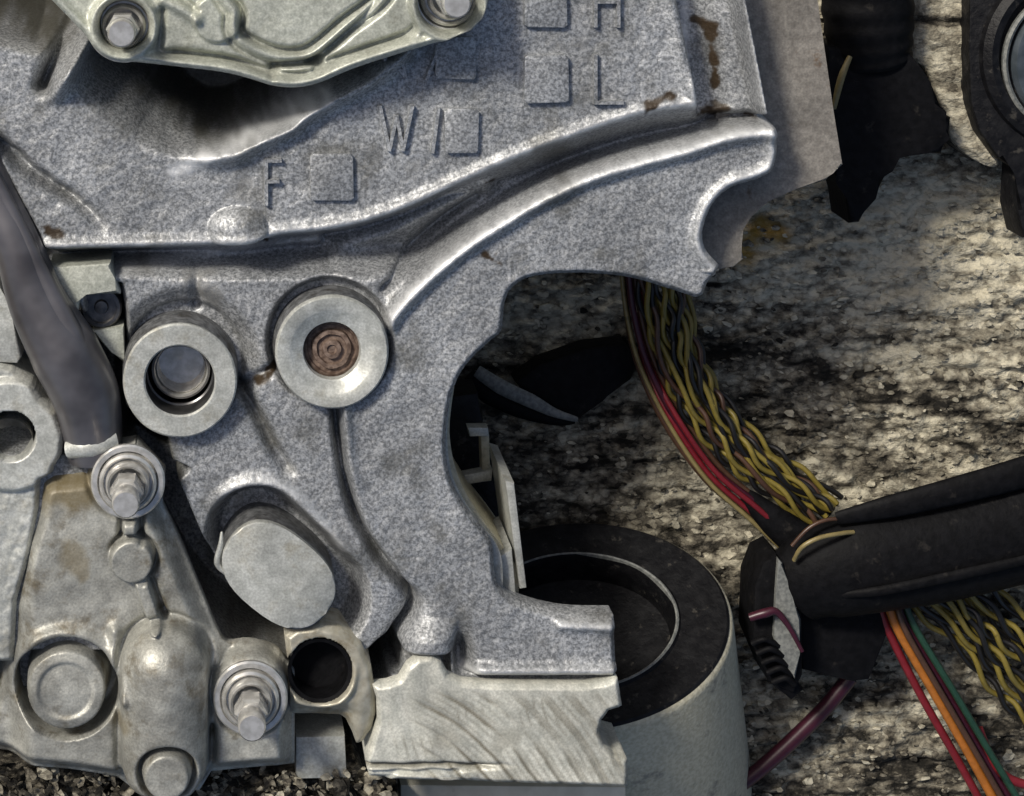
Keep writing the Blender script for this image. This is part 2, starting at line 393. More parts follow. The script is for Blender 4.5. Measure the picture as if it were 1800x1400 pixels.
# ================================================================== engine case
case = empty('engine_case', W(640, 700, -300), 'grey sand cast aluminium engine case with bosses, ribs and cast lettering', 'engine case')
OUT = np.array([(-90, -90), (1306, -90), (1318, 0), (1334, 90), (1350, 175), (1362, 215)] +
    [tuple(p) for p in crom([(1362, 215), (1370, 262), (1362, 300), (1335, 318), (1290, 332), (1258, 360), (1240, 405), (1243, 440), (1268, 470)], 5)] +
    [(1262, 485), (1248, 500), (1240, 522)] +
    [tuple(p) for p in crom([(1228, 528), (1180, 512), (1110, 492), (1030, 484), (950, 488), (908, 505), (890, 535), (884, 585), (862, 605), (822, 645), (797, 695), (786, 765), (790, 830), (812, 885),
          (850, 935), (868, 965), (872, 1015), (888, 1048), (930, 1070), (1000, 1086), (1082, 1088)], 5)] +
    [(1086, 1196), (1088, 1260), (1000, 1300), (640, 1290), (500, 1240), (-90, 1240)])
A = crom([(-120, 440), (90, 437), (200, 434), (345, 430), (440, 425), (490, 412), (560, 405), (630, 392), (710, 366), (800, 325), (900, 280), (1000, 242), (1100, 208), (1170, 192), (1225, 188)], 8)
C = crom([(684, 548), (700, 528), (730, 496), (770, 460), (820, 420), (870, 388), (940, 346), (1030, 304), (1120, 276), (1210, 252), (1280, 230), (1345, 222)], 8)
B = crom([(205, 482), (340, 466), (470, 446), (560, 438)], 6)
E = crom([(590, 700), (597, 780), (608, 850), (630, 920), (665, 980), (705, 1030), (728, 1062), (722, 1092), (700, 1120), (688, 1150)], 8)
CREST = crom([(600, 452), (700, 418), (790, 372), (858, 342)], 6)
FL = np.vstack([C, [(1500, 222), (1500, 700), (1200, 1250), (690, 1250)], E[::-1]])
UP = np.vstack([A, [(1225, -150), (-150, -150), (-150, 440)]])
def case_h(U, V, sd_):
    sA = sdf(U, V, UP)
    wd = 30 + 26*ss(U, 780, 940)
    z = -2 + 9*gs(sA+9, 9) - 116*np.clip(ss(sA, -4, wd)*.4 + np.clip((sA+4)/(wd+4), 0, 1)*.6, 0, 1)
    # middle floor rises again
    mid = ss(V-(430+ (U<560)*0), 18, 70)
    z = z + 90*mid*ss(sA, 26, 60)*ss(U, 900, 780)
    z += 22*gs(pdist(U, V, B), 12)
    # broad crest that splits the band
    z += 30*gs(pdist(U, V, CREST), 22)*ss(sA, 12, 34)
    # lower flange plate with its lip
    sF = sdf(U, V, FL)
    up = ss(-sF, -12, 5)
    lipmask = ss(V, 1000, 600)
    zf = -16 + 20*gs(sF+13, 12)*lipmask
    z = z*(1-up) + zf*up
    # second fine line beside the flange lip
    z -= 26*gs(pdist(U, V, crom([(676, 515), (730, 460), (790, 405), (850, 362)], 6)), 9)
    z -= 60*gs(pdist(U, V, E), 8)*(1+.3*noise(U, V, 60, 60, 3))
    z -= 24*gs(pdist(U, V, crom([(728, 1062), (715, 1100), (690, 1150), (680, 1185)], 6)), 24)
    # left field of the plateau: rolls down to the left and into the pocket below the cover
    POCK = crom([(120, 40), (400, -20), (700, 20), (650, 108), (560, 158), (480, 208), (415, 238), (350, 248), (290, 228), (225, 178), (160, 120)], 5, True)
    sP = sdf(U, V, POCK) + noise(U, V, 70, 70, 14)*8
    soft = 48 + 60*ss(U, 400, 220)
    z -= 330*ss(-sP, -soft*.55, soft)
    z += 34*gs(sP-20, 18)*ss(U, 300, 380)
    z -= 380*ss(-sdf(U, V, np.array([(-100, -100), (150, -100), (120, 40), (60, 70), (-10, 50), (-100, 40)])), -30, 40)
    z += 150*gs(pdist(U, V, crom([(185, 10), (150, 80), (98, 172)], 4)), 15)*ss(V, 200, 60)
    z -= 70*gs(pdist(U, V, np.array([(110, 60), (74, 150)])), 12)
    # crease running down the left edge
    z -= 55*gs(pdist(U, V, crom([(-20, 235), (40, 290), (80, 320), (150, 365), (180, 390)], 6))+noise(U, V, 30, 30, 8)*5, 11)*ss(U, 210, 100)
    z -= 120*ss(-sdf(U, V, np.array([(-100, 255), (0, 285), (60, 395), (110, 500), (170, 590), (215, 690), (215, 800), (-100, 800)])), -6, 25)
    # rounded core boss on the ledge
    dd = np.hypot((U-418)/52, (V-400)/38); z += 30*np.sqrt(np.clip(1-dd**2, 0, 1))*1.0
    z -= 20*gs(np.hypot(U-468, V-432), 8)
    # vertical seam, veins
    z -= 12*gs(pdist(U, V, np.array([(345, 488), (345, 550)])), 9)
    z -= 22*gs(pdist(U, V, crom([(425, 690), (455, 740), (480, 790), (505, 830)], 5)), 11)
    z -= 16*gs(pdist(U, V, crom([(425, 690), (455, 668), (480, 655)], 5)), 9)
    # hollows round the bosses
    d1 = np.hypot(U-324, V-645); z -= 26*ss(-d1, -142, -104)*ss(V, 790, 600) + 22*ss(-d1, -112, -100)
    d2 = np.hypot(U-580, V-604); z -= 34*ss(-d2, -116, -101)
    z -= 170*ss(-np.hypot(U-318, V-666), -76, -66)
    # pocket of the oblong boss
    dp = pdist(U, V, np.array([(452, 950), (515, 1010), (560, 1060)])); 
    z += 12*gs(dp-98-noise(U, V, 60, 60, 4)*4, 13)*ss(V, 1050, 930)*ss(U, 360, 420)
    z -= 80*ss(-dp, -98, -60)
    # trench beside the housing
    T = crom([(245, 770), (262, 850), (285, 905), (320, 985), (368, 1065), (430, 1120), (520, 1150), (640, 1210)], 6)
    z -= 300*ss(-pdist(U, V, T), -50, -30)
    z -= 150*ss(-sdf(U, V, np.array([(150, 500), (212, 505), (222, 560), (222, 780), (330, 830), (290, 870), (150, 780)])), -6, 18)
    # spout between arm and foot
    z += 24*np.sqrt(np.clip(1-((U-757)/48)**2, 0, 1))*ss(V, 1085, 1130)*ss(V, 1160, 1142) - 60*ss(V, 1148, 1164)*ss(U, 800, 785)
    z -= 60*gs(np.hypot((U-812)/16, (V-1165)/42), 1)
    z -= 130*ss(-sdf(U, V, np.array([(640, 1165), (668, 1140), (690, 1128), (706, 1150), (708, 1205), (640, 1205)])), -9, 12)
    z += 15*gs(V-1178, 9)*ss(U, 815, 850) - 30*gs(V-1197, 5)*ss(U, 800, 840)
    z += 12*gs(pdist(U, V, np.array([(985, 1100), (1085, 1106)])), 9)
    # right hand channel
    xl = 1176 + V*.20; xr = 1300 + V*.20
    ch = ss(U, xl+8, xl+26)*ss(V, 218, 196)
    z = z*(1-ch) + (-88 + 30*ss(U, xl+45, xl+100))*ch
    z += 60*gs(U-(xr+4), 9)*ss(V, 215, 196)
    z += 10*gs(U-xl, 12)*ss(V, 200, 150)
    z += 16*gs(pdist(U, V, np.array([(1270, 205), (1355, 218)])), 9)
    # rim rolls over
    z -= 15*ss(sd_, -9, 0)*(U > 700)
    z += 10*gs(sd_+14, 9)*(U > 1200)*(V < 480)
    z += noise(U, V, 40, 40, 41, 2)*2.4 + noise(U, V, 9, 9, 77, 1)*.8
    return z
def case_dirt_shade(U, V):
    n1 = noise(U, V, 22, 22, 100, 3)
    d = 0*U
    for pts, r in (([(1242, 42), (1262, 58), (1266, 118)], 12), ([(1268, 130), (1276, 205)], 8), ([(1135, 188), (1172, 168)], 13), ([(855, 452), (878, 465)], 8),
                   ([(1290, 200), (1240, 212)], 9), ([(455, 420), (470, 435)], 6), ([(850, 335), (880, 330)], 5), ([(100, 410), (86, 405)], 7), ([(455, 672), (478, 655)], 9), ([(1330, 210), (1345, 216)], 5)):
        dd = pdist(U, V, np.array(pts, float)); d = np.maximum(d, ss(-(dd + n1*14), -r, -r*.45))
    oil_shade = ss(noise(U, V, 90, 90, 120, 3)+.3*n1, .18, .7)*.5
    oil_shade = np.maximum(oil_shade, .85*ss(-(sdf(U, V, np.array([(170, 110), (560, 150), (500, 190), (400, 245), (345, 265), (260, 200)]))+n1*26), -12, 30))  # shade of the pocket under the cover, put into the colour
    oil_shade = np.maximum(oil_shade, .9*ss(-(sdf(U, V, np.array([(-90, -90), (150, -90), (165, 60), (110, 70), (70, 95), (20, 60), (-90, 70)]))+n1*30), -14, 30))  # shadow of the top left corner, painted as a dark tone
    oil_shade = np.maximum(oil_shade, .7*gs(pdist(U, V, crom([(425, 690), (455, 740), (480, 790)], 4)), 18))
    oil_shade = np.maximum(oil_shade, .8*ss(-sdf(U, V, np.array([(230, 690), (300, 770), (330, 860), (270, 880), (225, 780)])), -15, 15))
    sA = sdf(U, V, UP); sF = sdf(U, V, FL); nn = .75+.5*noise(U, V, 16, 10, 140, 2)
    wr = .75*gs(sA+5, 7)*ss(V, 500, 440) + 1.0*gs(sF+9, 8)*ss(V, 640, 520) + .5*gs(pdist(U, V, B), 8)  # edge highlights painted on as pale polished metal
    wr = np.maximum(wr, .9*gs(pdist(U, V, RIMC), 8)); wr = np.maximum(wr, 1.0*gs(pdist(U, V, PEDGE)+noise(U, V, 20, 20, 9)*4, 15))
    wr = np.maximum(wr, .8*gs(pdist(U, V, np.array([(1305, -60), (1322, 60), (1342, 180)])), 7))
    wr = np.maximum(wr, .7*gs(pdist(U, V, np.array([(820, 1184), (1080, 1182)])), 8)); wr = np.maximum(wr, .7*gs(pdist(U, V, np.array([(985, 1098), (1080, 1102)])), 7))
    wr = np.maximum(wr, .6*gs(pdist(U, V, crom([(375, 905), (410, 862), (460, 848), (520, 872), (570, 925), (600, 975)], 5)), 8))
    return {'dirt': d, 'oil': oil_shade, 'wear': np.clip(wr*nn, 0, 1)}
RIMC = crom([(1352, 205), (1360, 262), (1352, 295), (1325, 308), (1284, 322), (1250, 354), (1232, 405), (1236, 440), (1255, 468)], 5)
PEDGE = crom([(310, 300), (370, 270), (430, 240), (490, 212), (570, 166)], 5)
field('casting', OUT, case_h, 2.8, -10, lambda u, v: np.where((v > 900) & (u > 780), -75, np.where(u > 600, -200, -460)), M['cast'], case, case_dirt_shade)

# brown grey mating flange behind the right edge
FLG = [(1290, -90), (1425, -90), (1437, 0), (1450, 90), (1466, 200), (1482, 290), (1462, 302), (1452, 318), (1395, 330), (1350, 355), (1318, 378), (1303, 402), (1300, 430), (1308, 455), (1290, 470), (1262, 474), (1230, 440), (1220, 380), (1260, 200)]
slab('mating_flange', FLG, -200, -100, M['flange'], case, 4)
# inner wall of the bay
def arc_slab(name, outer, inner, z0, z1, m, par, bev=3): return slab(name, [tuple(p) for p in crom(outer, 5)] + [tuple(p) for p in crom(inner, 5)][::-1], z0, z1, m, par, bev)
arc_slab('bay_wall', [(800, 670), (790, 760), (806, 840), (842, 905), (885, 962), (908, 1000), (912, 1052)], [(760, 670), (755, 800), (800, 940), (850, 1060)], -330, -95, M['grit'], case)
arc_slab('bay_lip', [(792, 690), (786, 770), (797, 842), (830, 902), (868, 950), (882, 985), (884, 1040)], [(770, 690), (765, 800), (800, 900), (850, 1040)], -95, -50, M['machined'], case)
slab('bay_tab', [(868, 985), (900, 965), (908, 1055), (888, 1050)], -250, -70, M['machined'], case, 3)

# raised lettering
def letter(name, strokes, z=9, w_=7, label=None):
    vs = []; fs = []
    for s in strokes:
        P = [W(p[0], p[1], 0) for p in s]
        for a, b in zip(P[:-1], P[1:]):
            z += .45; d = (b-a).normalized(); nrm = Vector((-d.y, d.x, 0)); i = len(vs); a2 = a-d*w_*.004; b2 = b+d*w_*.004
            for q in (a2, b2):
                for (o_, zz) in ((-w_*.75, -6), (-w_*.4, z), (w_*.4, z), (w_*.75, -6)): vs.append(tuple(q + nrm*o_/100 + Vector((0, 0, zz/100))))
            fs += [(i, i+4, i+5, i+1)[::-1], (i+1, i+5, i+6, i+2)[::-1], (i+2, i+6, i+7, i+3)[::-1], (i, i+1, i+2, i+3)[::-1], (i+4, i+5, i+6, i+7)]
    return link(name, vs, fs, M['cast'], case, False, None, label)
def square(u0, v0, u1, v1):
    j = lambda: random.uniform(-1.5, 1.5)
    slab('raised_square', [(u0+j(), v0+5), (u0+5, v0+j()), (u1-6, v0+j()), (u1+j(), v0+6), (u1+j(), v1-5), (u1-5, v1+j()), (u0+5, v1+j()), (u0+j(), v1-5)], -12, 10, M['cast'], case, 3, seg=2)
for r in ((922, -40, 998, 50), (766, 66, 838, 140), (922, 96, 1000, 182), (782, 192, 842, 270), (545, 272, 622, 354)): square(*r)
letter('raised_letter', [[(1046, -40), (1046, 45)], [(1086, -40), (1086, 45)], [(1046, 3), (1086, 3)]])
letter('raised_letter', [[(1046, 98), (1046, 180), (1092, 180)]])
letter('raised_letter', [[(668, 188), (684, 262), (697, 205), (708, 262), (724, 188)]])
letter('raised_letter', [[(770, 192), (760, 266)]])
letter('raised_letter', [[(676, 80), (678, 136)], [(700, 80), (712, 134)], [(688, 105), (712, 134)]])
letter('raised_letter', [[(468, 282), (468, 358)], [(468, 282), (492, 282)], [(468, 318), (488, 318)]])
letter('raised_letter', [[(768, 92), (750, 138)]])

# ring bosses
M['oilcast'] = mat('oily dark cast skin', (.08, .083, .085), .5, .3, (.20, .205, .21), 9, (.3, .7), .5, 12, .03, stain=(.04, .035, .028), sscale=2, smix=(.5, .7))  # rough cast boss walls, their shade painted in as a darker colour
o = lathe('ring_boss', 316, 670, 8, [(110, -200), (101, -12), (100, -10)], M['oilcast'], case, 64, jit=.004)
lathe('boss_face', 316, 670, 8, [(100, -10), (100, -3), (97, 0), (64, 0), (61, -3), (61, -6)], M['machined'], o, 64, jit=.004)
lathe('bore', 316, 670, 2, [(61, 0), (60, -60), (57, -62), (57, -72), (60, -74), (60, -130), (0, -150)], M['bore'], o, 48)
lathe('thread_insert', 318, 650, -56, [(52, -20), (52, 0), (48, 3), (46, 0), (46, -16), (43, -12), (42, -40), (40, -60), (0, -64)], M['steel'], o, 40)
o = lathe('ring_boss', 584, 620, 8, [(106, -150), (101, -14), (100, -10)], M['oilcast'], case, 64, jit=.004)
lathe('boss_face', 584, 620, 8, [(100, -10), (99, -3), (96, 0), (76, 0), (72, -3), (56, -9), (51, -12), (49, -26)], M['machined'], o, 64, jit=.004)
lathe('rusty_plug', 584, 617, -10, [(50, -40), (50, -16), (44, -14), (42, -20), (36, -20), (34, -12), (27, -11), (25, -17), (18, -17), (16, -9), (9, -8), (7, -12), (0, -12)], M['rust'], o, 40, jit=.025)

# oblong boss (a plain upright post with a machined oval head)
OB = []
for k in range(40):
    a = 2*math.pi*k/40; c_, s_ = math.cos(a), math.sin(a)
    e = 2.5; x = math.copysign(abs(c_)**(2/e), c_)*107; y = math.copysign(abs(s_)**(2/e), s_)*74
    t = math.radians(39); OB.append((490 + x*math.cos(t)-y*math.sin(t), 1012 + x*math.sin(t)+y*math.cos(t)))
ob_ = slab('oblong_boss', OB, -230, -2, M['oilcast'], case, 0)
slab('boss_face', [(490+(p[0]-490)*.995, 1012+(p[1]-1012)*.995) for p in OB], -2, 12, M['machined'], ob_, 4)
tube('casting_burr', [(398, 1010, 0), (382, 990, 2), (388, 958, 4), (390, 935, 2)], [3, 6, 5, 2], M['machined'], case, 8)

# oil port: annular boss with a black hole, its lower half squared off
PT = [(500, 1120), (520, 1106), (560, 1100), (600, 1110), (635, 1135), (653, 1172), (660, 1220), (662, 1260), (655, 1290), (638, 1312), (628, 1316), (620, 1295), (610, 1276), (600, 1270), (512, 1268), (508, 1180)]
def port_h(U, V, s): 
    d = np.hypot(U-562, V-1180)
    z = 0 - 10*ss(s, -10, 0) - 240*ss(-d, -58, -52) - 20*ss(U+V*.4, 1120, 1200) - 26*ss(V, 1232, 1262)*ss(U, 640, 600)
    z += 10*gs(d-63, 5)*ss(V, 1150, 1220) + noise(U, V, 25, 25, 5, 2)*2
    return z
field('oil_port', PT, port_h, 2.6, 0, -220, mat('tan machined boss', (.36, .335, .26), .42, .35, (.47, .45, .37), 6, (.3, .7), .4, 12, .02, stain=(.24, .20, .13), sscale=2, smix=(.5, .7)), case)
lathe('port_bore', 562, 1180, -4, [(57, 0), (50, -3), (48, -50), (0, -55)], M['black'], case, 36)
slab('foot_pad', [(520, 1296), (606, 1294), (610, 1368), (520, 1370)], -200, -60, M['machined'], case, 3)

# machined foot with curved cutter marks
FT = [(655, 1206), (680, 1203), (702, 1196), (716, 1172), (735, 1158), (758, 1154), (776, 1166), (788, 1188), (812, 1200), (860, 1204), (950, 1205), (1030, 1206), (1062, 1200), (1086, 1192), (1090, 1215), (1094, 1242),
      (1072, 1250), (1058, 1266), (1054, 1288), (1062, 1310), (1080, 1328), (1103, 1334), (1104, 1384), (1000, 1380), (900, 1377), (800, 1374), (650, 1369), (642, 1340), (652, 1310), (664, 1270), (662, 1230)]
def foot_h(U, V, s):
    z = 4 - 8*ss(s, -7, 0) + noise(U, V, 50, 50, 6, 2)*1.5
    r1 = np.hypot(U-560, V-1620); r2 = np.hypot(U-1350, V-1120)
    z += .8*np.sin(r2/7.5+noise(U, V, 60, 60, 9)*1.2)*ss(noise(U, V, 120, 80, 15, 2), -.4, .3)
    z -= 2.5*gs(((r1 % 34)-17), 3)*ss(V, 1205, 1240)*ss(U, 700, 780)
    z -= 9*ss(noise(U, V, 60, 14, 22, 2), .1, .5)*ss(V, 1335, 1350)*ss(U, 900, 760)
    z -= 14*gs(V-1345-noise(U, V, 60, 60, 3)*4, 4)*ss(U, 920, 820)
    return z
def r2_(U, V): return np.hypot(U-1350, V-1120) + noise(U, V, 60, 60, 9)*5
def foot_d(U, V):
    r1 = np.hypot(U-560, V-1620)
    wob = noise(U, V, 70, 50, 17, 3)
    k = (gs((((r1+wob*6) % 34)-17), 5)*.5 + .45*gs((((r1+wob*4) % 11)-5.5), 2))*ss(wob, -.9, .2)*ss(V, 1205, 1235)*ss(U, 690, 780)
    k = np.maximum(k, .55*gs(((r2_(U, V) % 15)-7.5), 2.2)*ss(noise(U, V, 80, 60, 33, 3), -.1, .5)*ss(V, 1210, 1240))
    k = np.maximum(k, ss(noise(U, V, 60, 50, 29, 3), .2, .6)*.4*ss(V, 1250, 1300))
    k = np.maximum(k, gs(V-1345-noise(U, V, 60, 60, 3)*4, 6)*ss(U, 920, 820)*.7)
    return {'dirt': k}
M['foot'] = mat('cutter marked aluminium foot', (.47, .475, .42), .42, .2, (.64, .635, .56), 4, (.3, .7), .3, 20, .015, dirt=(.085, .07, .04), fine=.16, fscale=24)
field('machined_foot', FT, foot_h, 2.6, 0, lambda u, v: np.where(v < 1290, -28, -150), M['foot'], case, foot_d)

# ------------------------------------------------ cover plate
CV = [(60, -90), (62, -30), (100, 8), (150, 60), (165, 82), (185, 98), (215, 106)] + [tuple(p) for p in crom([(215, 106), (300, 115), (390, 126), (440, 138), (480, 150), (520, 153), (560, 145), (620, 120), (700, 94), (780, 70)], 4)] + \
     [(825, 52), (846, 30), (856, 0), (856, -90)]
DISH = crom([(372, -90), (400, -20), (424, 14), (424, 48), (440, 66), (480, 84), (520, 88), (550, 76), (600, 34), (660, -14), (700, -90)], 6)
OUTW = crom([(285, 20), (281, 72), (284, 92), (330, 98), (400, 106), (455, 124), (478, 134)], 6)
def cover_h(U, V, s):
    z = 0 + 18*gs(s+9, 8)                                   # bright rim bead
    z -= 14*gs(s+24, 7)*ss(U, 290, 310)*ss(U, 740, 700)
    z -= 18*gs(pdist(U, V, OUTW), 6)
    z += 16*gs(pdist(U, V, crom([(286, 0), (320, 16), (345, 34)], 4)), 10)
    z -= 12*gs(pdist(U, V, crom([(290, -22), (325, 0), (345, 18)], 4)), 5)
    sD = sdf(U, V, DISH); z += 10*gs(sD-13, 8) - 20*gs(sD-1, 6) + 4*ss(-sD, -2, 12)
    z -= 12*gs(sD-29, 5)
    d = np.hypot(U-382, V-32); z += 12*ss(-d, -46, -39) - 16*gs(d-47, 4)*ss(U+(32-V), 370, 420)
    z -= 26*gs(pdist(U, V, np.array([(480, 118), (560, 108)])), 8); z += 18*gs(pdist(U, V, np.array([(495, 122), (545, 120)])), 6)
    z -= 16*gs(pdist(U, V, crom([(545, 112), (600, 66), (650, 16), (690, -40)], 5)), 6)
    z += 10*gs(pdist(U, V, crom([(570, 118), (650, 92), (725, 66), (738, 40), (722, -30)], 5)), 7) - 9*gs(pdist(U, V, crom([(580, 104), (650, 82), (718, 56), (728, 30), (712, -30)], 5)), 5)
    for (a, b, r) in ((218, 45, 56), (788, 5, 64)):
        d = np.hypot(U-a, V-b); z = z*(1-ss(-d, -r-10, -r)) + 8*ss(-d, -r-10, -r); z += 14*gs(d-r+1, 7); z -= 60*ss(-d, -r+9, -r+16)
    z += noise(U, V, 30, 30, 66, 2)*1.3
    return z + 84
cover = field('cover_plate', CV, cover_h, 2.4, 84, 30, M['cover'], case)
slab('cover_skirt', [(80, -90), (90, -10), (175, 84), (300, 100), (480, 132), (560, 128), (760, 62), (830, 30), (840, -90)], -120, 32, M['cover'], case, 0)

# ------------------------------------------------ lower left housing
HS = [(62, 850), (90, 838), (150, 832), (165, 800), (240, 785), (290, 840), (285, 900)] + [tuple(p) for p in crom([(292, 915), (318, 970), (343, 1030), (366, 1085), (384, 1128), (402, 1150), (440, 1148), (485, 1160), (508, 1185)], 4)] + \
     [(520, 1200), (520, 1362), (372, 1375), (350, 1410), (230, 1405), (205, 1385), (120, 1372), (0, 1362), (-60, 1350), (-12, 1200), (0, 1080), (28, 1000), (46, 920)]
BUL = np.array([(290, 1168), (290, 1330)])
def hous_h(U, V, s):
    z = -6 - 40*ss(s, -34, 0)
    z -= 55*ss(U - 30*ss(V, 1000, 900), 62, 0)
    db = pdist(U, V, BUL); hb = np.sqrt(np.clip(1-(db/80)**2, 0, 1)); z = np.maximum(z, -30 + 105*hb) if False else z + 88*hb*ss(db, 82, 72) - 12*gs(db-84, 6)
    d = np.hypot(U-116, V-1212); z += 14*gs(d-100, 11)*ss(V, 1290, 1180) - 90*ss(-np.abs(d-81), -13, -5); z += 12*np.clip(1-(d/74)**2, 0, 1)+8*ss(-d, -74, -66)
    z -= 6*ss(-d, -52, -44)
    d = np.hypot(U-294, V-1334); z = np.where(d < 50, z*(1-ss(-d, -48, -41)) + 78*ss(-d, -48, -41), z); z -= 40*gs(d-46, 5)
    # pad and its runners
    dp = np.hypot(U-232, V-984); rn = np.minimum(pdist(U, V, np.array([(228, 895), (228, 950)])), pdist(U, V, np.array([(246, 1015), (272, 1090)])))
    z += 22*ss(-dp, -41, -35)*1.0; z += 22*ss(-rn, -15, -9)*ss(dp, 36, 42)
    z -= 22*gs(dp-43, 4)*ss(U-V, -790, -740) + 24*gs(pdist(U, V, np.array([(248, 908), (249, 950)])), 4.5) + 26*gs(pdist(U, V, np.array([(268, 1025), (292, 1092)])), 5) + 20*gs(pdist(U, V, np.array([(212, 908), (211, 948)])), 4)
    z += 16*gs(pdist(U, V, np.array([(202, 1110), (203, 1190), (215, 1215)])), 11)
    # seats of the two studs
    for (a, b) in ((225, 842), (440, 1222)):
        d = np.hypot(U-a, V-b); z = z*(1-ss(-d, -76, -66)) + 0*d; z -= 16*gs(d-70, 5)
    z -= 30*gs(pdist(U, V, np.array([(372, 1290), (372, 1345)])), 8)
    z += noise(U, V, 60, 60, 55, 3)*3
    return z + 10
def hous_d(U, V):
    n1 = noise(U, V, 36, 36, 200, 4)
    d = .75*ss(-(sdf(U, V, np.array([(62, 850), (160, 835), (170, 880), (130, 900), (60, 890)]))+n1*22), -24, 14)
    for (a, b, r) in ((125, 975, 30), (145, 1000, 22), (150, 1010, 16), (30, 1240, 20), (215, 1270, 24)): d = np.maximum(d, .55*ss(-(np.hypot(U-a, V-b)+n1*18), -r, -r*.2))
    return {'dirt': d}
field('pump_housing', HS, hous_h, 2.6, 10, lambda u, v: np.where(v > 1300, -110, -62), M['housing'], case, hous_d)
# casting skin left of the housing and its lug
LG = [(-90, 640), (-20, 640), (20, 650), (55, 675), (70, 700), (98, 725), (112, 765), (108, 800), (95, 822), (92, 836), (70, 846), (66, 900), (50, 985), (28, 1060), (22, 1170), (-90, 1170)]
def lug_h(U, V, s):
    d = np.hypot(U-18, V-766)
    return 6 - 14*ss(s, -9, 0) - 180*ss(-d, -45, -38) - 16*ss(d, 92, 104) + noise(U, V, 14, 14, 45, 2)*2.6*ss(d, 85, 110)
field('cast_lug', LG, lug_h, 2.8, 0, -200, M['machined'], case)
lathe('lug_bore', 18, 768, -70, [(44, 40), (42, 0), (38, -40), (0, -60)], M['steel'], case, 36)
slab('cast_rib', [(-60, 470), (-8, 480), (8, 520), (22, 560), (38, 628), (30, 640), (-60, 636)], -150, -20, M['machined'], case, 6)
# little recessed screw and its block
slab('screw_block', [(86, 470), (194, 462), (202, 490), (212, 518), (150, 512), (140, 520), (138, 548), (122, 530)], -120, -8, M['cover'], case, 6)
slab('screw_web', [(160, 582), (217, 574), (220, 640), (196, 620)], -160, -50, M['cover'], case, 4)
lathe('small_screw', 178, 541, -60, [(38, -60), (37, 0), (34, 4), (28, 4), (27, -6), (13, -7), (11, 0), (0, 1)], M['darksteel'], case, 32)
# stud bolts: one built, the rest copied with their parts
def stud(u, v, z):
    b = lathe('stud_bolt', u, v, z, [(20, 0), (20, 96), (24, 98), (24, 128), (21, 132), (0, 132)], M['steel'], case, 24)
    lathe('washer', u, v, z, [(65, 0), (65, 7), (62, 10), (54, 10), (52, 4), (51, 3)], M['steel'], b, 48)
    lathe('collar', u, v, z, [(51, 2), (50, 16), (46, 20), (43, 17), (42, 8), (39, 8), (38, 30), (35, 34), (31, 31), (30, 6), (20, 4)], M['steel'], b, 48)
    # flattened drive tip: a hexagonal step below the head
    o = lathe('drive_hex', u, v, z, [(29, 40), (29, 74), (25, 80), (0, 82)], M['steel'], b, 6, smooth=False)
    return b
b0 = stud(225, 845, 16)
def copy_part(o, parent, loc):
    c = o.copy(); COL.objects.link(c); c.parent = parent; c.location = loc
    for ch in list(o.children):
        d = ch.copy(); COL.objects.link(d); d.parent = c; d.location = ch.location
    return c
for (u, v, z) in ((440, 1225, 16), (218, 44, 40), (788, -6, 40)):
    copy_part(b0, case, b0.location + W(u, v, z) - W(225, 845, 16))

# ------------------------------------------------ dark pipe at the left
pp = tube('metal_pipe', [(-60, 215, -20), (-12, 335, -10), (30, 430, 0), (66, 530, 0), (114, 620, 0), (152, 700, -10), (166, 800, -30)], [34, 38, 42, 52, 62, 60, 48], M['pipe'], None, 28, sub=8, flat=1)
tag(pp, 'dark smooth curved metal pipe running down the left edge to the upper stud bolt', 'pipe')
o = tube('pipe_rib', [(-40, 250, 18), (22, 372, 20), (68, 470, 26), (118, 570, 30), (158, 650, 22), (182, 740, -6)], [8, 12, 16, 20, 18, 8], M['pipe'], pp, 10)
o = tube('pipe_end', [(120, 790, 2), (160, 784, 14), (205, 772, 6)], [16, 20, 14], M['machined'], pp, 12)

# ================================================================== things in and beside the bay
# leaning black topped can
tilt = Matrix.Rotation(math.radians(-38), 4, 'X') @ Matrix.Rotation(math.radians(0), 4, 'Y')
tm = (Matrix.Rotation(math.radians(10), 4, 'Z') @ Matrix.Rotation(math.radians(38), 4, 'X')).to_3x3()
tm = (Matrix.Rotation(math.radians(8), 4, 'Z') @ Matrix.Rotation(math.radians(-57), 4, 'X') @ Matrix.Diagonal((1, .77, 1, 1))).to_3x3()
can = empty('pulley', W(1050, 1100, -560), 'grey drum with a black grooved rubber top leaning under the lower arm of the case', 'pulley')
lathe('drum', 1008, 1096, -350, [(0, -520), (345, -520), (303, -14), (300, -4), (295, 0)], M['grit'], can, 96, tm)
lathe('rubber_ring', 1008, 1096, -350, [(295, -30), (295, 2), (290, 6), (204, 4), (199, 10), (193, 10), (188, 0), (184, -60), (0, -80)], M['blackgrime'], can, 96, tm)
lathe('groove_edge', 1008, 1096, -350, [(200, 3), (199, 10), (196, 12), (193, 11), (190, 2)], M['greyedge'], can, 96, tm, jit=.004)

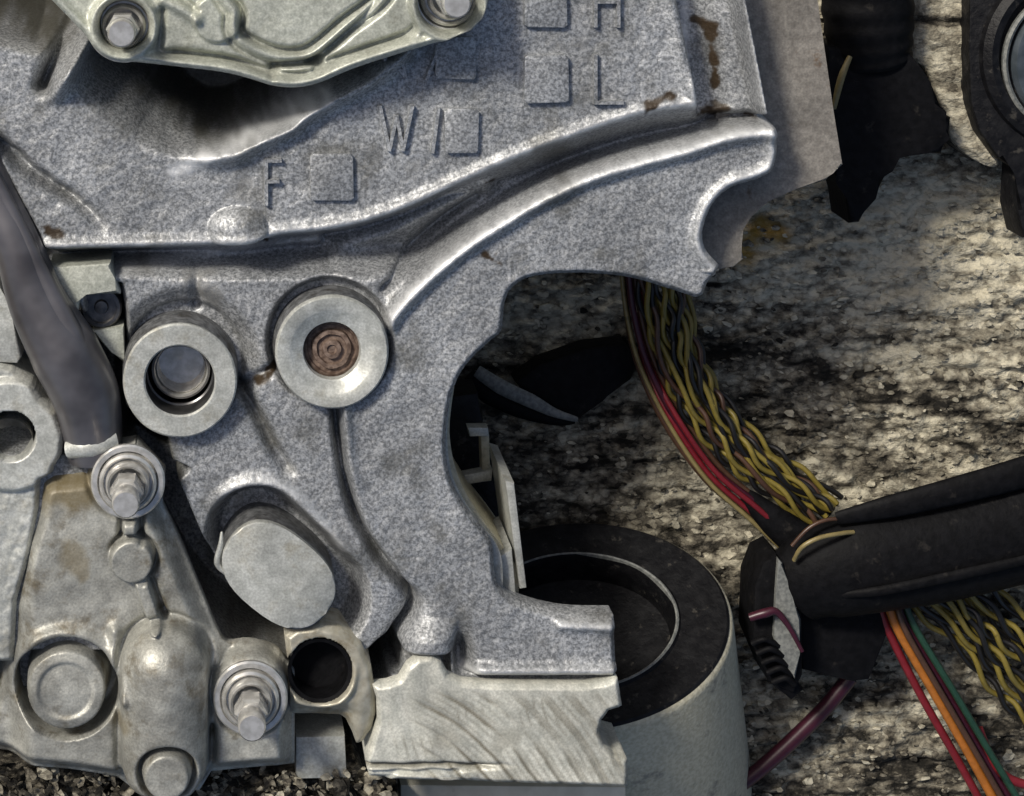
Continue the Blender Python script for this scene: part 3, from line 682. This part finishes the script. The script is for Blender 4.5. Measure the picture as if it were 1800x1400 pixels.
clip = empty('metal_clip', W(840, 800, -400), 'small pale metal clip in the dark behind the left wall of the bay', 'clip')
slab('clip_arm', [(822, 752), (858, 752), (860, 768), (826, 768)], -330, -300, M['machined'], clip, 3)
slab('clip_back', [(845, 765), (860, 765), (862, 835), (848, 838)], -350, -312, M['grit'], clip, 3)
slab('clip_foot', [(815, 836), (866, 826), (864, 846), (822, 852)], -330, -300, M['machined'], clip, 3)
st_ = slab('metal_strip', [(888, 845), (904, 850), (926, 1034), (914, 1036), (904, 960)], -300, -70, M['machined'], None, 3)
tag(st_, 'thin bright upright metal strip between the bay wall and the black drum top', 'strip')
dk = slab('black_block', [(770, 700), (840, 690), (850, 740), (846, 830), (890, 850), (906, 1030), (870, 1060), (780, 900)], -520, -390, M['blackgrime'], None, 10)
tag(dk, 'black rubber block deep behind the pale clip', 'block')

strap = empty('rubber_strap', W(980, 680, -540), 'short black rubber strap folded on the board behind the twisted wires', 'strap')
slab('strap_body', [(905, 672), (950, 640), (1030, 612), (1100, 604), (1125, 640), (1110, 670), (1060, 705), (1015, 742), (985, 738), (930, 700)], -545, -480, M['black'], strap, 12)
tube('strap_edge', [(838, 652, -480), (880, 680, -470), (935, 706, -468), (975, 726, -472), (1015, 738, -480)], [12, 15, 14, 9, 5], M['greyedge'], strap, 10, flat=.4)
tube('strap_fold', [(822, 660, -500), (860, 694, -492), (920, 722, -490), (980, 738, -492), (1010, 740, -500)], [16, 20, 17, 12, 6], M['black'], strap, 12, flat=.6)

# ------------------------------------------------ wiring harness
har = empty('wiring_harness', W(1450, 950, -540), 'bundle of twisted yellow and black wires running into a black loom sleeve', 'wiring harness')
def strand_pair(path, amp, pitch, r, m1, m2, ph=0, par=har, sub=14):
    P = crom(path, sub); Q = np.array([W(*p) for p in P]); seg = np.r_[0, np.cumsum(np.linalg.norm(np.diff(Q[:, :2], axis=0), axis=1))]*100
    n = int(seg[-1]/6); t = np.linspace(0, seg[-1], n); P = np.stack([np.interp(t, seg, P[:, i]) for i in range(3)], 1)
    T = np.gradient(P[:, :2], axis=0); T /= np.linalg.norm(T, axis=1)[:, None]+1e-9; N_ = np.stack([-T[:, 1], T[:, 0]], 1)
    jit = .9*np.sin(t/97+ph*2) + .5*np.sin(t/41+ph)
    P[:, :2] += N_*(3.5*np.sin(t/83+ph*3) + 2*np.sin(t/37+ph*5))[:, None]
    for k, m in ((0, m1), (1, m2)):
        a = 2*math.pi*t/pitch + ph + k*math.pi + jit
        Q = P.copy(); Q[:, :2] += N_*(np.sin(a)*amp)[:, None]; Q[:, 2] += np.cos(a)*amp
        tube('wire', Q, r, m, par, 8, raw=True)
def ofs(path, d, dz=0):
    P = np.array(path, float); T = np.gradient(P[:, :2], axis=0); T /= np.linalg.norm(T, axis=1)[:, None]; N_ = np.stack([T[:, 1], -T[:, 0]], 1)
    d = np.interp(np.linspace(0, 1, len(P)), np.linspace(0, 1, len(d)), d) if hasattr(d, '__len__') else d
    Q = P.copy(); Q[:, :2] += N_*(np.asarray(d)[:, None] if hasattr(d, '__len__') else d); Q[:, 2] += dz; return Q
MAIN = [(1140, 470, -400), (1150, 540, -400), (1172, 620, -405), (1218, 710, -410), (1285, 800, -415), (1360, 860, -420), (1440, 925, -430)]
k = 0
for d, dz in (((-20, -8), 0), ((8, 14), 10), ((28, 34), 0), ((46, 40), -6), ((0, 14), -26), ((54, 52), -24), ((16, 34), 18), ((-8, 2), 16), ((38, 24), 14)):
    k += 1
    strand_pair(ofs(MAIN, d, dz), 7.5, (150, 118, 172)[k % 3], 5.3, M['wyel'], M['wblk'] if k % 4 else M['wbrn'], k*1.3)
for d, m, dz, r in (((-40, -46, -62), 'wred', -4, 7), ((-32, -36, -48), 'wred', 12, 7), ((-48, -54, -74), 'wcrm', -14, 6), ((-36, -40, -36), 'wmar', 0, 8), ((-44, -60, -66), 'wbrn', -22, 8), ((-26, -26, -34), 'wbrn', -8, 7)):
    Q_ = ofs(MAIN, d, dz)
    if m == 'wred': Q_[:3, 2] -= 34; Q_[:2, :2] += (16, 0)
    tube('wire', Q_, r*.8, M[m], har, 8)
LOW = [(1600, 1010, -430), (1690, 1075, -440), (1760, 1150, -450), (1850, 1230, -460)]
for d, dz, ph in (((30, 52), 10, 0), ((8, 20), 14, 2), ((-10, -6), 0, 4), ((-30, -28), 4, 1), ((52, 84), 0, 3), ((-44, -56), -10, 5), ((20, 36), -18, 2.5), ((0, -20), 20, .6)):
    strand_pair(ofs(LOW, d, dz), 8, 180 if ph > 2 else 140, 5.8, M['wyel'], M['wblk'], ph)
for pth, m, r in (([(1560, 1060, -420), (1580, 1110, -410), (1640, 1215, -410), (1700, 1320, -415), (1760, 1430, -420)], 'wora', 9),
                  ([(1545, 1060, -430), (1562, 1110, -425), (1620, 1225, -425), (1680, 1330, -430), (1735, 1430, -435)], 'wred', 8),
                  ([(1580, 1060, -430), (1600, 1110, -425), (1662, 1215, -425), (1728, 1330, -430), (1790, 1430, -435)], 'wmar', 8),
                  ([(1590, 1060, -420), (1612, 1110, -412), (1676, 1215, -412), (1744, 1330, -420), (1805, 1430, -425)], 'wgrn', 7),
                  ([(1575, 1060, -418), (1592, 1110, -400), (1652, 1215, -400), (1716, 1325, -405), (1776, 1430, -410)], 'wbrn', 6),
                  ([(1720, 1280, -440), (1745, 1340, -430), (1780, 1372, -430), (1850, 1390, -430)], 'wred', 9)):
    tube('wire', pth, r, M[m], har, 10)
tube('wire', [(1495, 1190, -510), (1450, 1245, -510), (1400, 1295, -515), (1345, 1345, -520), (1300, 1380, -525)], 15, M['wmar'], har, 12)
# black sleeve with a lapped edge
tube('sleeve', [(1395, 1035, -400), (1440, 1010, -380), (1520, 988, -370), (1640, 965, -370), (1760, 935, -375), (1900, 895, -380)], [70, 88, 98, 102, 105, 110], M['black'], har, 32, flat=.7, sub=10)
tube('sleeve_lap', [(1470, 912, -335), (1560, 892, -320), (1660, 868, -315), (1780, 836, -320), (1900, 800, -330)], [12, 22, 26, 30, 32], M['black'], har, 16, flat=.5, sub=8)
tube('sleeve_crease', [(1420, 1050, -345), (1540, 1040, -299), (1680, 1012, -294), (1800, 985, -297), (1900, 960, -298)], [4, 9, 10, 9, 8], M['black'], har, 10, flat=.6, sub=8)
tube('sleeve_tail', [(1310, 870, -425), (1360, 915, -420), (1420, 960, -420), (1470, 985, -430)], [14, 30, 40, 44], M['black'], har, 16, flat=.6, label='frayed black tape at the mouth of the sleeve')
slab('sleeve_box', [(1395, 1060), (1540, 1050), (1570, 1100), (1530, 1198), (1500, 1202), (1410, 1180)], -520, -420, M['black'], har, 12)
tube('wire', [(1396, 985, -330), (1410, 962, -310), (1440, 946, -306), (1480, 938, -318), (1500, 936, -330)], 4.5, M['wcrm'], har, 8)
tube('wire', [(1392, 960, -335), (1420, 930, -330), (1450, 915, -330), (1485, 912, -335)], 4, M['wbrn'], har, 8)

pc = empty('plug_connector', W(1370, 1110, -520), 'small black plug with a grey side and red retaining band at the sleeve mouth', 'connector')
slab('shell', [(1342, 988), (1366, 976), (1396, 1010), (1412, 1090), (1412, 1190), (1396, 1222), (1352, 1200), (1322, 1130), (1326, 1030)], -470, -360, M['black'], pc, 10)
slab('side_plate', [(1368, 982), (1376, 990), (1384, 1030), (1408, 1090), (1406, 1150), (1398, 1195), (1374, 1160), (1360, 1120), (1364, 1040)], -361, -348, M['greyedge'], pc, 4)
tube('red_band', [(1318, 1086, -340), (1345, 1078, -334), (1365, 1076, -334), (1388, 1104, -336), (1410, 1145, -342)], [8, 9, 7, 5, 4], M['wmar'], pc, 10)
for i in range(5):
    tube('grip_rib', [(1322+i*9, 1132+i*17, -352), (1345+i*9, 1124+i*17, -344), (1368+i*7, 1136+i*17, -352)], 6, M['black'], pc, 8)
slab('foot', [(1340, 1130), (1368, 1130), (1412, 1215), (1392, 1232), (1352, 1200)], -480, -372, M['black'], pc, 6)

# ------------------------------------------------ black boot top right, with corrugated neck
bt = empty('rubber_boot', W(1550, 200, -540), 'torn black rubber boot with ribbed neck hanging beside the brown flange', 'rubber boot')
slab('boot_body', [(1450, 80), (1600, 92), (1618, 118), (1636, 145), (1652, 180), (1656, 206), (1673, 207), (1670, 232), (1662, 240), (1656, 272), (1632, 270), (1595, 265), (1582, 278), (1562, 296), (1552, 322), (1532, 345), (1520, 372), (1512, 392), (1494, 394),
                   (1488, 350), (1478, 318), (1462, 300), (1450, 200)], -500, -370, M['black'], bt, 26, seg=3)
tube('boot_neck', [(1520, -120, -400), (1524, -20, -400), (1528, 60, -405), (1532, 110, -415)], [92, 90, 84, 76], M['black'], bt, 36, sub=26, ridge=(.018, .55), flat=.8)
tube('wire', [(1494, 100, -345), (1482, 128, -335), (1474, 155, -340), (1466, 190, -360)], [5, 7, 7, 5], M['wcrm'], bt, 8)

fl = empty('rubber_mount', W(1880, 110, -540), 'black rubber ring mount with a blue grey metal centre at the right edge', 'rubber mount')
lathe('rubber_body', 1890, 100, -380, [(185, -160), (188, -20), (180, 8), (166, 18), (152, 14), (146, 0), (142, -20), (0, -24)], M['blackgrime'], fl, 72, sx=1)
slab('mount_leg', [(1706, -90), (1900, -90), (1900, 420), (1800, 420), (1788, 370), (1792, 300), (1756, 280), (1722, 232), (1706, 180), (1704, 90)], -480, -385, M['blackgrime'], fl, 10)
lathe('metal_centre', 1898, 110, -395, [(138, -10), (138, 14), (130, 24), (112, 26), (100, 20), (92, 22), (0, 30)], M['bluegrey'], fl, 64)
lathe('seal_ring', 1890, 110, -388, [(146, 8), (146, 18), (141, 22), (136, 18), (136, 8)], M['greyedge'], fl, 64)

def slab_h(U, V, sd_): return -432 - 10*ss(sd_, -14, 0) + noise(U, V, 60, 24, 501, 3)*7 - 12*gs(V-40-noise(U, V, 40, 40, 503)*6, 6) - 8*gs(V-150-noise(U, V, 40, 40, 505)*9, 9)
def slab_d(U, V): return {'tone': np.clip(.78 + .22*noise(U, V, 70, 26, 507, 3) - .45*gs(V-38-noise(U, V, 40, 40, 503)*6, 10) - .3*gs(V-152-noise(U, V, 40, 40, 505)*9, 13), 0, 1), 'dirt': 0*U}
cd = field('stone_slab', [tuple(p) for p in crom([(1602, -90), (1606, 20), (1600, 96), (1630, 122), (1646, 160), (1662, 200), (1690, 262), (1745, 296), (1760, 278), (1722, 220), (1708, 170), (1716, 90), (1712, 0), (1716, -90)], 4)], slab_h, 4, -432, -545, M['wood'], None, slab_d)
tag(cd, 'pale smooth stone slab between the black boot and the rubber mount', 'stone')

# ------------------------------------------------ pale board and bark litter at the bottom edge
pb = slab('pale_plank', [(704, 1380), (1100, 1384), (1100, 1560), (704, 1560)], -260, -190, M['card'], None, 3)
tag(pb, 'pale plank end below the machined foot', 'plank')
def lit_h(U, V, s): return -85 + noise(U, V, 60, 30, 301, 3)*34 + noise(U, V, 18, 12, 310, 2)*12
def lit_d(U, V): return {'tone': np.clip(.30 + .4*noise(U, V, 50, 24, 320, 3), 0, 1), 'dirt': 0*U}
lt = field('bark_litter', [(-90, 1320), (120, 1330), (205, 1345), (260, 1380), (360, 1380), (380, 1355), (520, 1345), (620, 1320), (650, 1372), (700, 1386), (700, 1520), (-90, 1520)], lit_h, 4, -110, -330, M['wood'], None, lit_d)
tag(lt, 'dark broken bark and dirt packed below the pump housing', 'bark', None, 'stuff')
def lz(u, v): return -70 + random.uniform(-14, 22)
flakes('bark_chips', 700, (-60, 1350, 690, 1420), lz, 'broken bark chips along the bottom left edge', (5, 26), lambda u, v: random.uniform(.1, .55), 9, 60)
